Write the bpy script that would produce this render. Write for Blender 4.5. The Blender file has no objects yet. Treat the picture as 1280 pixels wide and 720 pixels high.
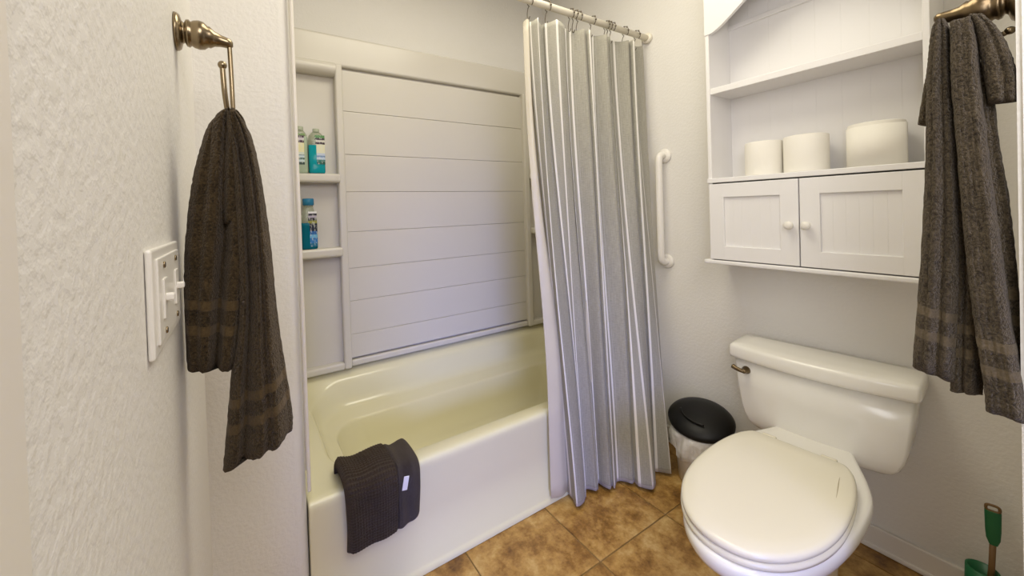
import bpy, bmesh, math, random
from mathutils import Vector, Matrix
random.seed(7)
sc = bpy.context.scene
COL = sc.collection

# ------------------------------------------------------------------ camera
cd = bpy.data.cameras.new('camera')
cam = bpy.data.objects.new('camera', cd); COL.objects.link(cam)
F_ = Vector((0.51982802, 0.85418439, -0.01215956))
R_ = Vector((0.85360978, -0.51993298, -0.03193817))
U_ = Vector((0.03360324, -0.00622284, 0.99941588))
m = Matrix((( R_.x, U_.x, -F_.x, -1.81582), (R_.y, U_.y, -F_.y, -1.21019), (R_.z, U_.z, -F_.z, 1.20109), (0, 0, 0, 1)))
cam.matrix_world = m
cd.sensor_width = 36; cd.sensor_fit = 'HORIZONTAL'
cd.lens = 485.13 / 1280 * 36
cd.shift_x = 0.03404; cd.shift_y = -0.07201
cd.clip_start = 0.02
sc.camera = cam

# ------------------------------------------------------------------ world, lights, exposure
w = bpy.data.worlds.new('world'); sc.world = w; w.use_nodes = True
w.node_tree.nodes['Background'].inputs[0].default_value = (1.0, 0.96, 0.88, 1)
w.node_tree.nodes['Background'].inputs[1].default_value = 0.3

def area(name, loc, target, size, power, col, size_y=None, spread=180):
    l = bpy.data.lights.new(name, 'AREA'); l.energy = power; l.color = col
    l.shape = 'RECTANGLE' if size_y else 'SQUARE'
    l.size = size
    if size_y: l.size_y = size_y
    l.spread = math.radians(spread)
    o = bpy.data.objects.new(name, l); COL.objects.link(o)
    o.location = loc
    o.rotation_euler = (Vector(target) - Vector(loc)).to_track_quat('-Z', 'Y').to_euler()
    return o
area('bathroom_ceiling_light', (-1.00, -0.30, 2.56), (-1.00, -0.30, 0), 0.9, 11.5, (1.0, 0.935, 0.76), 0.7)
area('hall_fill_lamp', (-1.50, -1.70, 1.95), (-0.7, -0.5, 0.5), 0.8, 10.5, (1.0, 0.95, 0.93))  # hall lamp brought low to the doorway as fill for the toilet side
area('hall_window_light', (-2.45, -3.3, 1.10), (-1.18, 0.0, 0.28), 0.8, 5.5, (0.28, 0.36, 1.0), 1.2, 46)
area('hall_side_fill_light', (-2.92, -1.80, 1.35), (0.0, -0.62, 0.75), 1.0, 10.5, (0.95, 0.95, 1.0), 1.3, 140)  # added fill to brighten the right wall and cabinet; no window there

vs = sc.view_settings
vs.view_transform = 'Standard'; vs.look = 'None'; vs.gamma = 1.0; vs.use_curve_mapping = False
vs.exposure = 0.45

# ------------------------------------------------------------------ helpers
def lin(r, g, b):
    f = lambda c: (c/255/12.92) if c/255 <= .04045 else ((c/255+.055)/1.055)**2.4
    return (f(r), f(g), f(b), 1)

class NT:
    def __init__(s, name):
        s.m = bpy.data.materials.new(name); s.m.use_nodes = True
        s.t = s.m.node_tree; s.b = s.t.nodes['Principled BSDF']
    def n(s, typ, **k):
        nd = s.t.nodes.new(typ)
        for a, v in k.items():
            if a in nd.inputs.keys(): nd.inputs[a].default_value = v
            else: setattr(nd, a, v)
        return nd
    def l(s, a, b): s.t.links.new(a, b)
    def coord(s, out='Object'): return s.n('ShaderNodeTexCoord').outputs[out]
    def noise(s, scale, vec=None, detail=3, rough=.5, out='Fac'):
        nd = s.n('ShaderNodeTexNoise'); nd.inputs['Scale'].default_value = scale
        nd.inputs['Detail'].default_value = detail; nd.inputs['Roughness'].default_value = rough
        s.l(vec if vec is not None else s.coord(), nd.inputs['Vector']); return nd.outputs[out]
    def ramp(s, fac, stops):
        r = s.n('ShaderNodeValToRGB'); e = r.color_ramp.elements
        while len(e) < len(stops): e.new(.5)
        for q, (p, c) in zip(e, stops): q.position = p; q.color = c
        s.l(fac, r.inputs[0]); return r.outputs[0]
    def math(s, op, a, b=None, c=None):
        nd = s.n('ShaderNodeMath', operation=op)
        for i, v in enumerate((a, b, c)):
            if v is None: continue
            if isinstance(v, (int, float)): nd.inputs[i].default_value = v
            else: s.l(v, nd.inputs[i])
        return nd.outputs[0]
    def mix(s, fac, a, b):
        nd = s.n('ShaderNodeMix', data_type='RGBA')
        for i, v in ((0, fac), (6, a), (7, b)):
            if hasattr(v, 'links'): s.l(v, nd.inputs[i])
            else: nd.inputs[i].default_value = v
        return nd.outputs[2]
    def bump(s, h, strength=.3, dist=.002, prev=None):
        nd = s.n('ShaderNodeBump'); nd.inputs['Strength'].default_value = strength
        nd.inputs['Distance'].default_value = dist; s.l(h, nd.inputs['Height'])
        if prev is not None: s.l(prev, nd.inputs['Normal'])
        return nd.outputs[0]
    def set(s, **k):
        for a, v in k.items():
            i = s.b.inputs[a.replace('_', ' ')]
            if hasattr(v, 'links'): s.l(v, i)
            else: i.default_value = v
        return s.m

def plain(name, rgb, rough=.5, metal=0, var=.04, nscale=6, bump=0, bscale=200, bdist=.001, **k):
    t = NT(name); c = lin(*rgb)
    d = tuple(x*(1-var) for x in c[:3]) + (1,)
    col = t.mix(t.noise(nscale), d, c)
    t.set(Base_Color=col, Roughness=rough, Metallic=metal, **k)
    if bump: t.set(Normal=t.bump(t.noise(bscale), bump, bdist))
    return t.m

def wall_mat(name, rgb):
    t = NT(name); c = lin(*rgb); d = tuple(x*.95 for x in c[:3]) + (1,)
    h = t.noise(90, detail=3, rough=.5)
    t.set(Base_Color=t.mix(t.noise(3), d, c), Roughness=.62)
    t.set(Normal=t.bump(t.ramp(h, [(.38, (0,0,0,1)), (.62, (1,1,1,1))]), .20, .0025))
    return t.m

M = {}
M['wall'] = wall_mat('painted_plaster', (234, 231, 225))
M['ceiling'] = wall_mat('ceiling_paint', (240, 238, 232))
M['hallwall'] = plain('hall_paint', (232, 228, 224), .7)
M['trim'] = plain('trim_paint', (232, 226, 216), .4, var=.03)
M['acrylic'] = plain('tub_acrylic', (230, 224, 186), .16, var=.02, Specular_IOR_Level=.55)
M['surround'] = plain('surround_acrylic', (216, 211, 200), .27, var=.02)
M['porcelain'] = plain('white_porcelain', (238, 235, 226), .17, var=.015, Specular_IOR_Level=.6)
M['seatplastic'] = plain('seat_plastic', (232, 226, 206), .22, var=.015)
M['cabinet'] = plain('cabinet_paint', (238, 236, 235), .38, var=.03)
M['whiteplastic'] = plain('white_plastic', (236, 232, 224), .3, var=.02)
M['rodwhite'] = plain('rod_enamel', (236, 229, 212), .28, var=.02)
M['nickel'] = plain('brushed_nickel', (150, 134, 108), .26, metal=1, var=.12, nscale=40)
M['darknickel'] = plain('antique_nickel', (120, 104, 80), .3, metal=1, var=.15, nscale=40)
M['wire'] = plain('hook_wire', (112, 104, 92), .35, metal=1)
M['paper'] = plain('tissue_paper', (244, 240, 230), .9, var=.04, nscale=30, bump=.25, bscale=260, bdist=.0008)
M['card'] = plain('cardboard', (150, 120, 85), .9)
M['blackplastic'] = plain('black_plastic', (14, 13, 11), .45, var=.2, Specular_IOR_Level=.3)
M['green'] = plain('green_plastic', (28, 104, 62), .4, var=.15, nscale=20)
M['brownstick'] = plain('brown_stick', (118, 88, 50), .5, var=.2, nscale=20)
M['grout'] = plain('grout', (148, 120, 76), .9, var=.2, nscale=40)
M['carpet'] = plain('hall_flooring', (150, 126, 92), .9, var=.3, nscale=60)
M['scuff'] = plain('scuff', (176, 164, 134), .6)
M['tag'] = plain('white_tag', (238, 236, 236), .6)
M['dark'] = plain('dark_gap', (60, 54, 46), .8)

# translucent bin bag
t = NT('bin_bag'); c = t.ramp(t.noise(30), [(.3, lin(226, 225, 220)), (.7, lin(244, 243, 238))])
t.set(Base_Color=c, Roughness=.3, Alpha=.93, Normal=t.bump(t.noise(22, detail=4), .8, .01)); M['bag'] = t.m
# vinyl liner
t = NT('vinyl_liner'); t.set(Base_Color=lin(232, 224, 204), Roughness=.35, Alpha=.62, Subsurface_Weight=.0)
M['liner'] = t.m

# floor tile stone
t = NT('mottled_tile')
info = t.n('ShaderNodeObjectInfo')
vec = t.n('ShaderNodeVectorMath', operation='ADD'); t.l(t.coord(), vec.inputs[0])
sc_ = t.n('ShaderNodeVectorMath', operation='SCALE'); 
cmb = t.n('ShaderNodeCombineXYZ'); t.l(info.outputs['Random'], cmb.inputs[0]); t.l(info.outputs['Random'], cmb.inputs[1])
t.l(cmb.outputs[0], sc_.inputs[0]); sc_.inputs[3].default_value = 37.0; t.l(sc_.outputs[0], vec.inputs[1])
n1 = t.noise(7, vec.outputs[0], 6, .62); n2 = t.noise(26, vec.outputs[0], 5, .6); n3 = t.noise(120, vec.outputs[0], 3, .6)
mixn = t.math('ADD', t.math('MULTIPLY', n1, .62), t.math('ADD', t.math('MULTIPLY', n2, .28), t.math('MULTIPLY', n3, .10)))
c = t.ramp(mixn, [(.36, lin(98, 64, 24)), (.46, lin(148, 108, 50)), (.54, lin(184, 144, 78)), (.66, lin(214, 182, 120))])
t.set(Base_Color=c, Roughness=.34, Normal=t.bump(mixn, .35, .004)); M['tile'] = t.m

# terry towelling, UV.y = metres above hem
def terry(name, dark, light, bands, scale=420):
    t = NT(name)
    uv = t.n('ShaderNodeUVMap').outputs[0]
    sx = t.n('ShaderNodeSeparateXYZ'); t.l(uv, sx.inputs[0]); v = sx.outputs[1]
    nz = t.noise(scale, detail=2, rough=.7)
    big = t.noise(30, detail=3)
    fac = t.math('ADD', t.math('MULTIPLY', nz, .75), t.math('MULTIPLY', big, .25))
    col = t.ramp(fac, [(.3, lin(*dark)), (.7, lin(*light))])
    mask = None
    for a, b in bands:
        q = t.math('MULTIPLY', t.math('GREATER_THAN', v, a), t.math('LESS_THAN', v, b))
        mask = q if mask is None else t.math('ADD', mask, q)
    if mask is not None:
        lb = tuple(x*1.5 for x in lin(*light)[:3]) + (1,)
        col = t.mix(t.math('MULTIPLY', mask, .4), col, lb)
    h = nz if mask is None else t.math('MULTIPLY', nz, t.math('SUBTRACT', 1.0, t.math('MULTIPLY', mask, .8)))
    t.set(Base_Color=col, Roughness=.95, Sheen_Weight=.35, Sheen_Roughness=.5, Sheen_Tint=lin(190, 180, 170), Specular_IOR_Level=.1)
    t.set(Normal=t.bump(h, 1.0, .006))
    return t.m
BANDS = [(.066, .082), (.108, .124)]
M['terryL'] = terry('brown_terry', (22, 16, 8), (86, 71, 48), BANDS, 240)
M['terryR'] = terry('charcoal_terry', (24, 19, 12), (92, 81, 62), BANDS, 240)
M['mat'] = terry('ribbed_mat_cotton', (30, 21, 13), (74, 58, 40), [], 500)
M['matplain'] = terry('plain_mat_cotton', (44, 36, 32), (78, 68, 60), [], 500)

# striped curtain cloth: UV.x = position in panel units (stripe on each integer)
t = NT('striped_curtain')
uv = t.n('ShaderNodeUVMap').outputs[0]
sx = t.n('ShaderNodeSeparateXYZ'); t.l(uv, sx.inputs[0])
fr = t.math('FRACT', sx.outputs[0])
dd = t.math('MINIMUM', fr, t.math('SUBTRACT', 1.0, fr))
st = t.math('LESS_THAN', dd, .075)
thin = t.math('MULTIPLY', t.math('GREATER_THAN', dd, .15), t.math('LESS_THAN', dd, .185))
mp = t.n('ShaderNodeMapping'); t.l(uv, mp.inputs[0]); mp.inputs[3].default_value = (60, 14, 1)
sl = t.noise(1, mp.outputs[0], 4, .7)
mp2 = t.n('ShaderNodeMapping'); t.l(uv, mp2.inputs[0]); mp2.inputs[3].default_value = (6, 300, 1)
sl2 = t.noise(1, mp2.outputs[0], 3, .7)
f = t.math('ADD', t.math('MULTIPLY', sl, .6), t.math('MULTIPLY', sl2, .4))
base = t.ramp(f, [(.3, lin(130, 127, 116)), (.7, lin(178, 174, 160))])
c = t.mix(st, base, lin(226, 222, 214)); c = t.mix(t.math('MULTIPLY', thin, .15), c, lin(205, 202, 196))
hem = t.math('LESS_THAN', sx.outputs[1], .012)
c = t.mix(t.math('MULTIPLY', hem, .5), c, lin(200, 196, 190))
t.set(Base_Color=c, Roughness=.85, Normal=t.bump(f, .25, .001), Sheen_Weight=.1); M['curtain'] = t.m

# bottles
def clear(name, rgb, tr=.85, rough=.08):
    t = NT(name); t.set(Base_Color=lin(*rgb), Roughness=rough, Transmission_Weight=tr, IOR=1.25); return t.m
M['clear'] = clear('clear_plastic', (226, 232, 214), .8)
M['palegreen'] = clear('pale_green_gel', (206, 222, 196), .35, .2)
M['teal'] = clear('teal_liquid', (20, 160, 172), .15, .15)
M['deepteal'] = clear('deep_teal_liquid', (10, 110, 132), .15, .15)
M['bluecap'] = plain('blue_cap', (34, 120, 160), .25)
M['palecap'] = clear('pale_cap', (214, 222, 200), .4, .25)
def label_mat(name, stops):
    t = NT(name)
    sx = t.n('ShaderNodeSeparateXYZ'); t.l(t.n('ShaderNodeUVMap').outputs[0], sx.inputs[0])
    u, v = sx.outputs[0], sx.outputs[1]
    r = t.n('ShaderNodeValToRGB'); r.color_ramp.interpolation = 'CONSTANT'
    e = r.color_ramp.elements
    while len(e) < len(stops): e.new(.5)
    for q, (p, cc) in zip(e, stops): q.position = p; q.color = lin(*cc)
    t.l(v, r.inputs[0])
    mp = t.n('ShaderNodeMapping'); t.l(t.n('ShaderNodeUVMap').outputs[0], mp.inputs[0]); mp.inputs[3].default_value = (5, 7, 1)
    blot = t.noise(1, mp.outputs[0], 3)
    c = t.mix(t.math('MULTIPLY', t.math('GREATER_THAN', blot, .56), .45), r.outputs[0], lin(226, 228, 214))
    t.set(Base_Color=c, Roughness=.4); return t.m
M['labelA'] = label_mat('bottle_label_pale', [(0, (30, 62, 52)), (.08, (196, 214, 220)), (.16, (60, 100, 96)), (.22, (196, 214, 224)), (.29, (120, 140, 160)), (.32, (214, 222, 210)), (.40, (232, 226, 176)), (.70, (66, 24, 52)), (.78, (206, 196, 206)), (.86, (70, 40, 66)), (.93, (120, 150, 90))])
M['labelB'] = label_mat('bottle_label_green', [(0, (16, 92, 76)), (.10, (40, 120, 110)), (.16, (190, 206, 226)), (.24, (120, 150, 190)), (.30, (196, 208, 230)), (.38, (228, 226, 196)), (.68, (52, 24, 44)), (.76, (210, 206, 196)), (.83, (66, 50, 60)), (.90, (88, 140, 80))])
M['labelC'] = label_mat('bottle_label_blue', [(0, (20, 110, 150)), (.10, (40, 120, 190)), (.25, (110, 180, 220)), (.34, (30, 100, 170)), (.44, (14, 26, 50)), (.66, (150, 150, 60)), (.74, (30, 20, 40)), (.82, (180, 170, 190)), (.88, (30, 24, 44)), (.94, (236, 236, 236))])

# ---- object building
BASE = {}
def link(name, me, mt, parent=None, smooth=False, origin=None):
    o = bpy.data.objects.new(name, me)
    if mt is not None: me.materials.append(M[mt] if isinstance(mt, str) else mt)
    if parent is not None:
        o.parent = parent; org = BASE[parent.name]
        BASE[o.name] = org
    else:
        org = Vector(origin) if origin is not None else Vector((0, 0, 0))
        o.location = org; BASE[o.name] = org
    inv = parent_inv(parent)
    me.transform(inv @ Matrix.Translation(-org) if parent is not None else Matrix.Translation(-org))
    COL.objects.link(o)
    if smooth: me.polygons.foreach_set('use_smooth', [True]*len(me.polygons))
    return o
ROT = {}
def parent_inv(p):
    while p is not None:
        if p.name in ROT: return ROT[p.name].inverted()
        p = p.parent
    return Matrix()

def thing(name, label, cat, loc, group=None, rotz=0):
    o = bpy.data.objects.new(name, None); COL.objects.link(o); o.location = loc
    o.empty_display_size = .05
    o['label'] = label; o['category'] = cat
    if group: o['group'] = group
    BASE[o.name] = Vector(loc)
    return o
def tag(o, label, cat, group=None):
    o['label'] = label; o['category'] = cat
    if group: o['group'] = group
    return o
def bm_me(bm, name='mesh'):
    me = bpy.data.meshes.new(name); bmesh.ops.recalc_face_normals(bm, faces=bm.faces[:]); bm.to_mesh(me); bm.free(); return me
def box_bm(x0, x1, y0, y1, z0, z1, bev=0, seg=2, bm=None):
    b = bmesh.new()
    r = bmesh.ops.create_cube(b, size=1)
    for v in b.verts:
        v.co = Vector(((x0+x1)/2+v.co.x*(x1-x0), (y0+y1)/2+v.co.y*(y1-y0), (z0+z1)/2+v.co.z*(z1-z0)))
    if bev: bmesh.ops.bevel(b, geom=b.edges[:], offset=bev, segments=seg, affect='EDGES', profile=.5)
    if bm is None: return b
    me = bpy.data.meshes.new('t'); b.to_mesh(me); b.free(); bm.from_mesh(me); bpy.data.meshes.remove(me); return bm
def box(name, dims, mt, parent=None, bev=.002, seg=2, smooth=False, origin=None):
    o = link(name, bm_me(box_bm(*dims, bev=bev, seg=seg), name), mt, parent, smooth, origin)
    return o
def rings_bm(rings, cap0=True, cap1=True, closed=True, bm=None, uvs=None):
    b = bm or bmesh.new()
    V = [[b.verts.new(p) for p in r] for r in rings]
    uvl = b.loops.layers.uv.verify() if uvs else None
    n = len(rings[0]); lim = n if closed else n-1
    for i in range(len(V)-1):
        for j in range(lim):
            k = (j+1) % n
            f = b.faces.new((V[i][j], V[i][k], V[i+1][k], V[i+1][j]))
            if uvs:
                for lp, (a, c) in zip(f.loops, ((i, j), (i, k), (i+1, k), (i+1, j))): lp[uvl].uv = uvs[a][c]
    for flag, idx in ((cap0, 0), (cap1, -1)):
        if flag and closed:
            cen = b.verts.new(sum((Vector(p) for p in rings[idx]), Vector())/n)
            for j in range(n):
                f = b.faces.new((V[idx][j], V[idx][(j+1) % n], cen))
                if uvs:
                    for lp, c in zip(f.loops, (j, (j+1) % n, j)): lp[uvl].uv = uvs[idx][c]
    return b
def lathe_bm(prof, c, axis='z', n=32, bm=None, cap0=True, cap1=True, sx=1, sy=1):
    rr = []
    for r, h in prof:
        ring = []
        for i in range(n):
            a = 2*math.pi*i/n; u, v = r*math.cos(a)*sx, r*math.sin(a)*sy
            p = {'z': (u, v, h), 'x': (h, u, v), 'y': (v, h, u)}[axis]
            ring.append(Vector(c)+Vector(p))
        rr.append(ring)
    return rings_bm(rr, cap0, cap1, bm=bm)
def catmull(pts, per=8):
    P = [Vector(p) for p in pts]; out = []
    for i in range(len(P)-1):
        a, b, c, d = P[max(i-1, 0)], P[i], P[i+1], P[min(i+2, len(P)-1)]
        for k in range(per):
            t = k/per
            out.append(.5*((2*b)+(c-a)*t+(2*a-5*b+4*c-d)*t*t+(3*b-a-3*c+d)*t**3))
    out.append(P[-1]); return out
def tube_bm(path, r, n=12, bm=None, caps=True, closed=False):
    P = [Vector(p) for p in path]; rr = []
    T0 = (P[1]-P[0]).normalized()
    N = T0.orthogonal().normalized()
    for i, p in enumerate(P):
        if closed: T = (P[(i+1) % len(P)]-P[i-1]).normalized()
        else: T = (P[min(i+1, len(P)-1)]-P[max(i-1, 0)]).normalized()
        N = (N-T*N.dot(T)).normalized(); B = T.cross(N)
        rad = r(i/(len(P)-1)) if callable(r) else r
        rr.append([p+N*rad*math.cos(2*math.pi*j/n)+B*rad*math.sin(2*math.pi*j/n) for j in range(n)])
    if closed:
        rr.append(rr[0]); return rings_bm(rr, False, False, bm=bm)
    return rings_bm(rr, caps, caps, bm=bm)
def sphere_bm(c, r, bm=None, n=16, sz=1):
    prof = [(max(1e-5, r*math.sin(math.pi*i/n)), -r*math.cos(math.pi*i/n)*sz) for i in range(n+1)]
    return lathe_bm(prof, c, 'z', n*2, bm, False, False)
def interp(tab, s):
    """tab: list of tuples, s 0..1 along index"""
    x = s*(len(tab)-1); i = min(int(x), len(tab)-2); f = x-i
    a, b, c, d = tab[max(i-1, 0)], tab[i], tab[i+1], tab[min(i+2, len(tab)-1)]
    return tuple(.5*((2*q)+(r-p)*f+(2*p-5*q+4*r-u)*f*f+(3*q-p-3*r+u)*f**3) for p, q, r, u in zip(a, b, c, d))
def bez(p, x):  # smoothstep
    return 0 if x <= 0 else 1 if x >= 1 else x*x*(3-2*x)

# ------------------------------------------------------------------ structure
def struct(name, dims, mt, bev=0, parent=None):
    o = box(name, dims, mt, parent, bev=bev)
    o['kind'] = 'structure'; return o
fl = struct('floor', (-2.02, 0.1, -1.26, 0.95, -0.08, -0.004), 'grout')
xs = [-.453-.365*k for k in range(-2, 6)]; ys = [-.30+.365*k for k in range(-3, 2)]
for a in sorted(xs):
    for b in sorted(ys):
        x0, x1, y0, y1 = max(a, -1.905), min(a+.365, -.001), max(b, -1.25), min(b+.365, -.001)
        if x1-x0 < .02 or y1-y0 < .02: continue
        dz = random.uniform(-.0006, .0004)
        box('tile', (x0+.0025, x1-.0025, y0+.0025, y1-.0025, -.0045, 0+dz), 'tile', fl, bev=.0012, seg=2)
struct('wall_right', (0, .1, -1.26, .95, -.004, 2.6), 'wall')
struct('wall_back', (-1.70, 0, .83, .95, -.004, 2.6), 'wall')
struct('wall_left', (-2.02, -1.908, -.945, .95, -.004, 2.6), 'wall')
# alcove return wall with a bullnose corner
b = box_bm(-1.908, -1.679, 0.0, .95, -.004, 2.6)
ed = [e for e in b.edges if all(abs(v.co.x+1.679) < 1e-4 and abs(v.co.y) < 1e-4 for v in e.verts)]
bmesh.ops.bevel(b, geom=ed, offset=.032, segments=8, affect='EDGES', profile=.5)
o = link('wall_alcove', bm_me(b), 'wall', smooth=False); o['kind'] = 'structure'
o.data.polygons.foreach_set('use_smooth', [True]*len(o.data.polygons))
o.data.set_sharp_from_angle(angle=math.radians(35))
# door wall
b = box_bm(-.785, 0, -1.26, -1.132, -.004, 2.6)
ed = [e for e in b.edges if all(abs(v.co.x+.785) < 1e-4 for v in e.verts) and abs(e.verts[0].co.z-e.verts[1].co.z) > 1]
bmesh.ops.bevel(b, geom=ed, offset=.006, segments=3, affect='EDGES')
o = link('wall_door', bm_me(b), 'wall'); o['kind'] = 'structure'
struct('ceiling', (-2.02, .1, -1.26, .95, 2.6, 2.7), 'ceiling')
struct('trim_1', (-2.02, -1.9045, -1.26, -.945, -.004, 2.6), 'trim', bev=.0015)      # door casing beside the left wall
struct('trim_2', (-1.6785, -1.669, -.004, .012, .405, 2.6), 'trim', bev=.003)       # flange strip beside the alcove corner
def baseboard(name, dims, axis):
    o = struct(name, dims, 'trim', bev=.0)
    return o
b = box_bm(-.013, -.0005, -1.131, -.02, 0.0005, .080, bev=.004)
box_bm(-.018, -.0005, -1.131, -.02, 0.0005, .018, bev=.005, bm=b)
o = link('baseboard_right', bm_me(b), 'trim'); o['kind'] = 'structure'
# hall behind the camera
struct('floor_hall', (-3.0, 1.4, -3.6, -1.26, -.08, -.002), 'carpet')
struct('wall_hall_back', (-3.0, 1.4, -3.7, -3.6, -.002, 2.6), 'hallwall')
struct('wall_hall_left', (-3.1, -3.0, -3.6, -1.26, -.002, 2.6), 'hallwall')
struct('wall_hall_right', (1.4, 1.5, -3.6, -1.26, -.002, 2.6), 'hallwall')
struct('wall_hall_front', (-3.0, -2.02, -1.26, -1.16, -.002, 2.6), 'hallwall')
struct('wall_hall_end', (.1, 1.4, -1.26, -1.16, -.002, 2.6), 'hallwall')
struct('ceiling_hall', (-3.0, 1.4, -3.6, -1.26, 2.6, 2.7), 'ceiling')

# ------------------------------------------------------------------ bathtub
def rrect(x0, x1, y0, y1, r, z, n=14):
    pts = []
    for cx, cy, a0 in ((x1-r, y1-r, 0), (x0+r, y1-r, 90), (x0+r, y0+r, 180), (x1-r, y0+r, 270)):
        for i in range(n+1):
            a = math.radians(a0+90*i/n)
            x, y = cx+r*math.cos(a), cy+r*math.sin(a)
            pts.append(Vector((x, y, z(x, y) if callable(z) else z)))
    # subdivide straight runs so every contour has matching counts
    out = []
    for i, p in enumerate(pts):
        q = pts[(i+1) % len(pts)]; out.append(p)
        if i % (n+1) == n:
            for k in range(1, 12):
                c = p.lerp(q, k/12)
                out.append(Vector((c.x, c.y, z(c.x, c.y) if callable(z) else c.z)))
    return out
tub = thing('bathtub', 'built-in cream bathtub with a plain white front apron', 'bathtub', (-.84, .41, 0))
zr = lambda x, y: .366+.062*bez(0, (y-.70)/.10)
X0, X1, Y1 = -1.677, -.002, .828
R = [rrect(X0, X1, -.018, Y1, .004, .001), rrect(X0, X1, -.018, Y1, .004, .014), rrect(X0, X1, -.012, Y1, .004, .020), rrect(X0, X1, -.006, Y1, .004, .024),
     rrect(X0, X1, -.006, Y1, .004, .046), rrect(X0, X1, .004, Y1, .004, .054), rrect(X0, X1, .004, Y1, .004, .20),
     rrect(X0, X1, .001, Y1, .004, .335), rrect(X0, X1, .000, Y1, .004, .350), rrect(X0, X1, .003, Y1, .004, .360), 
     rrect(X0+.002, X1-.002, .010, Y1-.004, .006, zr), rrect(X0+.02, X1-.02, .03, Y1-.02, .02, zr)]
link('apron', bm_me(rings_bm(R, False, False)), 'acrylic', tub, True)
RB = [rrect(X0+.02, X1-.02, .03, Y1-.02, .02, zr), rrect(-1.597, -.075, .066, .752, .17, zr), rrect(-1.590, -.082, .073, .743, .17, lambda x, y: zr(x, y)-.004),
      rrect(-1.582, -.090, .080, .734, .17, lambda x, y: zr(x, y)-.016), rrect(-1.572, -.102, .092, .722, .17, .315), rrect(-1.560, -.115, .10, .705, .165, .285),
      rrect(-1.545, -.14, .112, .680, .16, .274), rrect(-1.515, -.19, .125, .600, .14, .270), rrect(-1.508, -.205, .13, .592, .13, .266), rrect(-1.504, -.212, .134, .587, .125, .256),
      rrect(-1.475, -.235, .148, .562, .12, .17), rrect(-1.43, -.26, .170, .535, .12, .09), rrect(-1.39, -.30, .20, .505, .11, .068),
      rrect(-1.30, -.38, .26, .45, .08, .062)]
link('basin', bm_me(rings_bm(RB, False, True)), 'acrylic', tub, True)
b = lathe_bm([(.001, 0), (.032, 0), (.034, .003), (.028, .006), (.001, .006)], (-.42, .355, .062), 'z', 24)
link('drain', bm_me(b), 'nickel', tub, True)

# ------------------------------------------------------------------ tub surround
su = thing('tub_surround', 'cream moulded wall surround above the bathtub with corner shelves and tile-look panel', 'shower surround', (-.84, .82, .43))
YB = .829
box('back_sheet', (X0, X1, .800, YB, .432, 2.075), 'surround', su, bev=.003)
box('top_band', (X0, X1, .772, .802, 1.928, 2.082), 'surround', su, bev=.012, seg=4, smooth=False)
box('side_panel', (X0, X0+.012, .06, .800, .432, 2.075), 'surround', su, bev=.003)
box('side_panel', (X1-.012, X1, .06, .800, .432, 2.075), 'surround', su, bev=.003)
for xa, xb in ((-1.404, -1.368), (-.252, -.212)):
    box('stile', (xa, xb, .752, .802, .436, 1.934), 'surround', su, bev=.010, seg=4)
for xa, xb in ((-1.665, -1.602), (-.108, -.014)):
    box('corner_stile', (xa, xb, .735, .802, .436, 1.934), 'surround', su, bev=.014, seg=4)
for xa, xb in ((-1.665, -1.402), (-.214, -.014)):
    # half-round rail that closes each shelf column at the top, and the foot ledge
    prof = []
    for i in range(15):
        a = math.radians(-100+200*i/14); prof.append((.772-.036*math.cos(a), 1.906+.033*math.sin(a)))
    b = rings_bm([[Vector((x, yy, zz)) for yy, zz in prof+[(.80, 1.937), (.80, 1.875)]] for x in (xa, xb)])
    link('top_rail', bm_me(b), 'surround', su, True).data.set_sharp_from_angle(angle=math.radians(40))
    box('foot_ledge', (xa, xb, .755, .802, .436, .470), 'surround', su, bev=.010, seg=4)
zs = [1.915, 1.711, 1.496, 1.309, 1.109, .927, .763, .595, .478]
for i in range(8):
    box('tile_row', (-1.372, -.248, .778, .803, zs[i+1]+.0004, zs[i]-.0004), 'surround', su, bev=.0036, seg=3)
box('panel_edge', (-1.368, -.252, .766, .802, .440, .470), 'surround', su, bev=.008, seg=4)
for (xa, xb, zt, zb) in ((-1.606, -1.398, 1.394, 1.352), (-1.606, -1.398, 1.040, .996), (-.216, -.10, 1.424, 1.386), (-.216, -.10, 1.074, 1.034)):
    box('corner_shelf', (xa, xb, .722, .802, zb, zt), 'surround', su, bev=.012, seg=4)

box('caulk_line', (-1.64, -.24, .7995, .8035, .4295, .4325), 'dark', su, bev=0)
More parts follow.
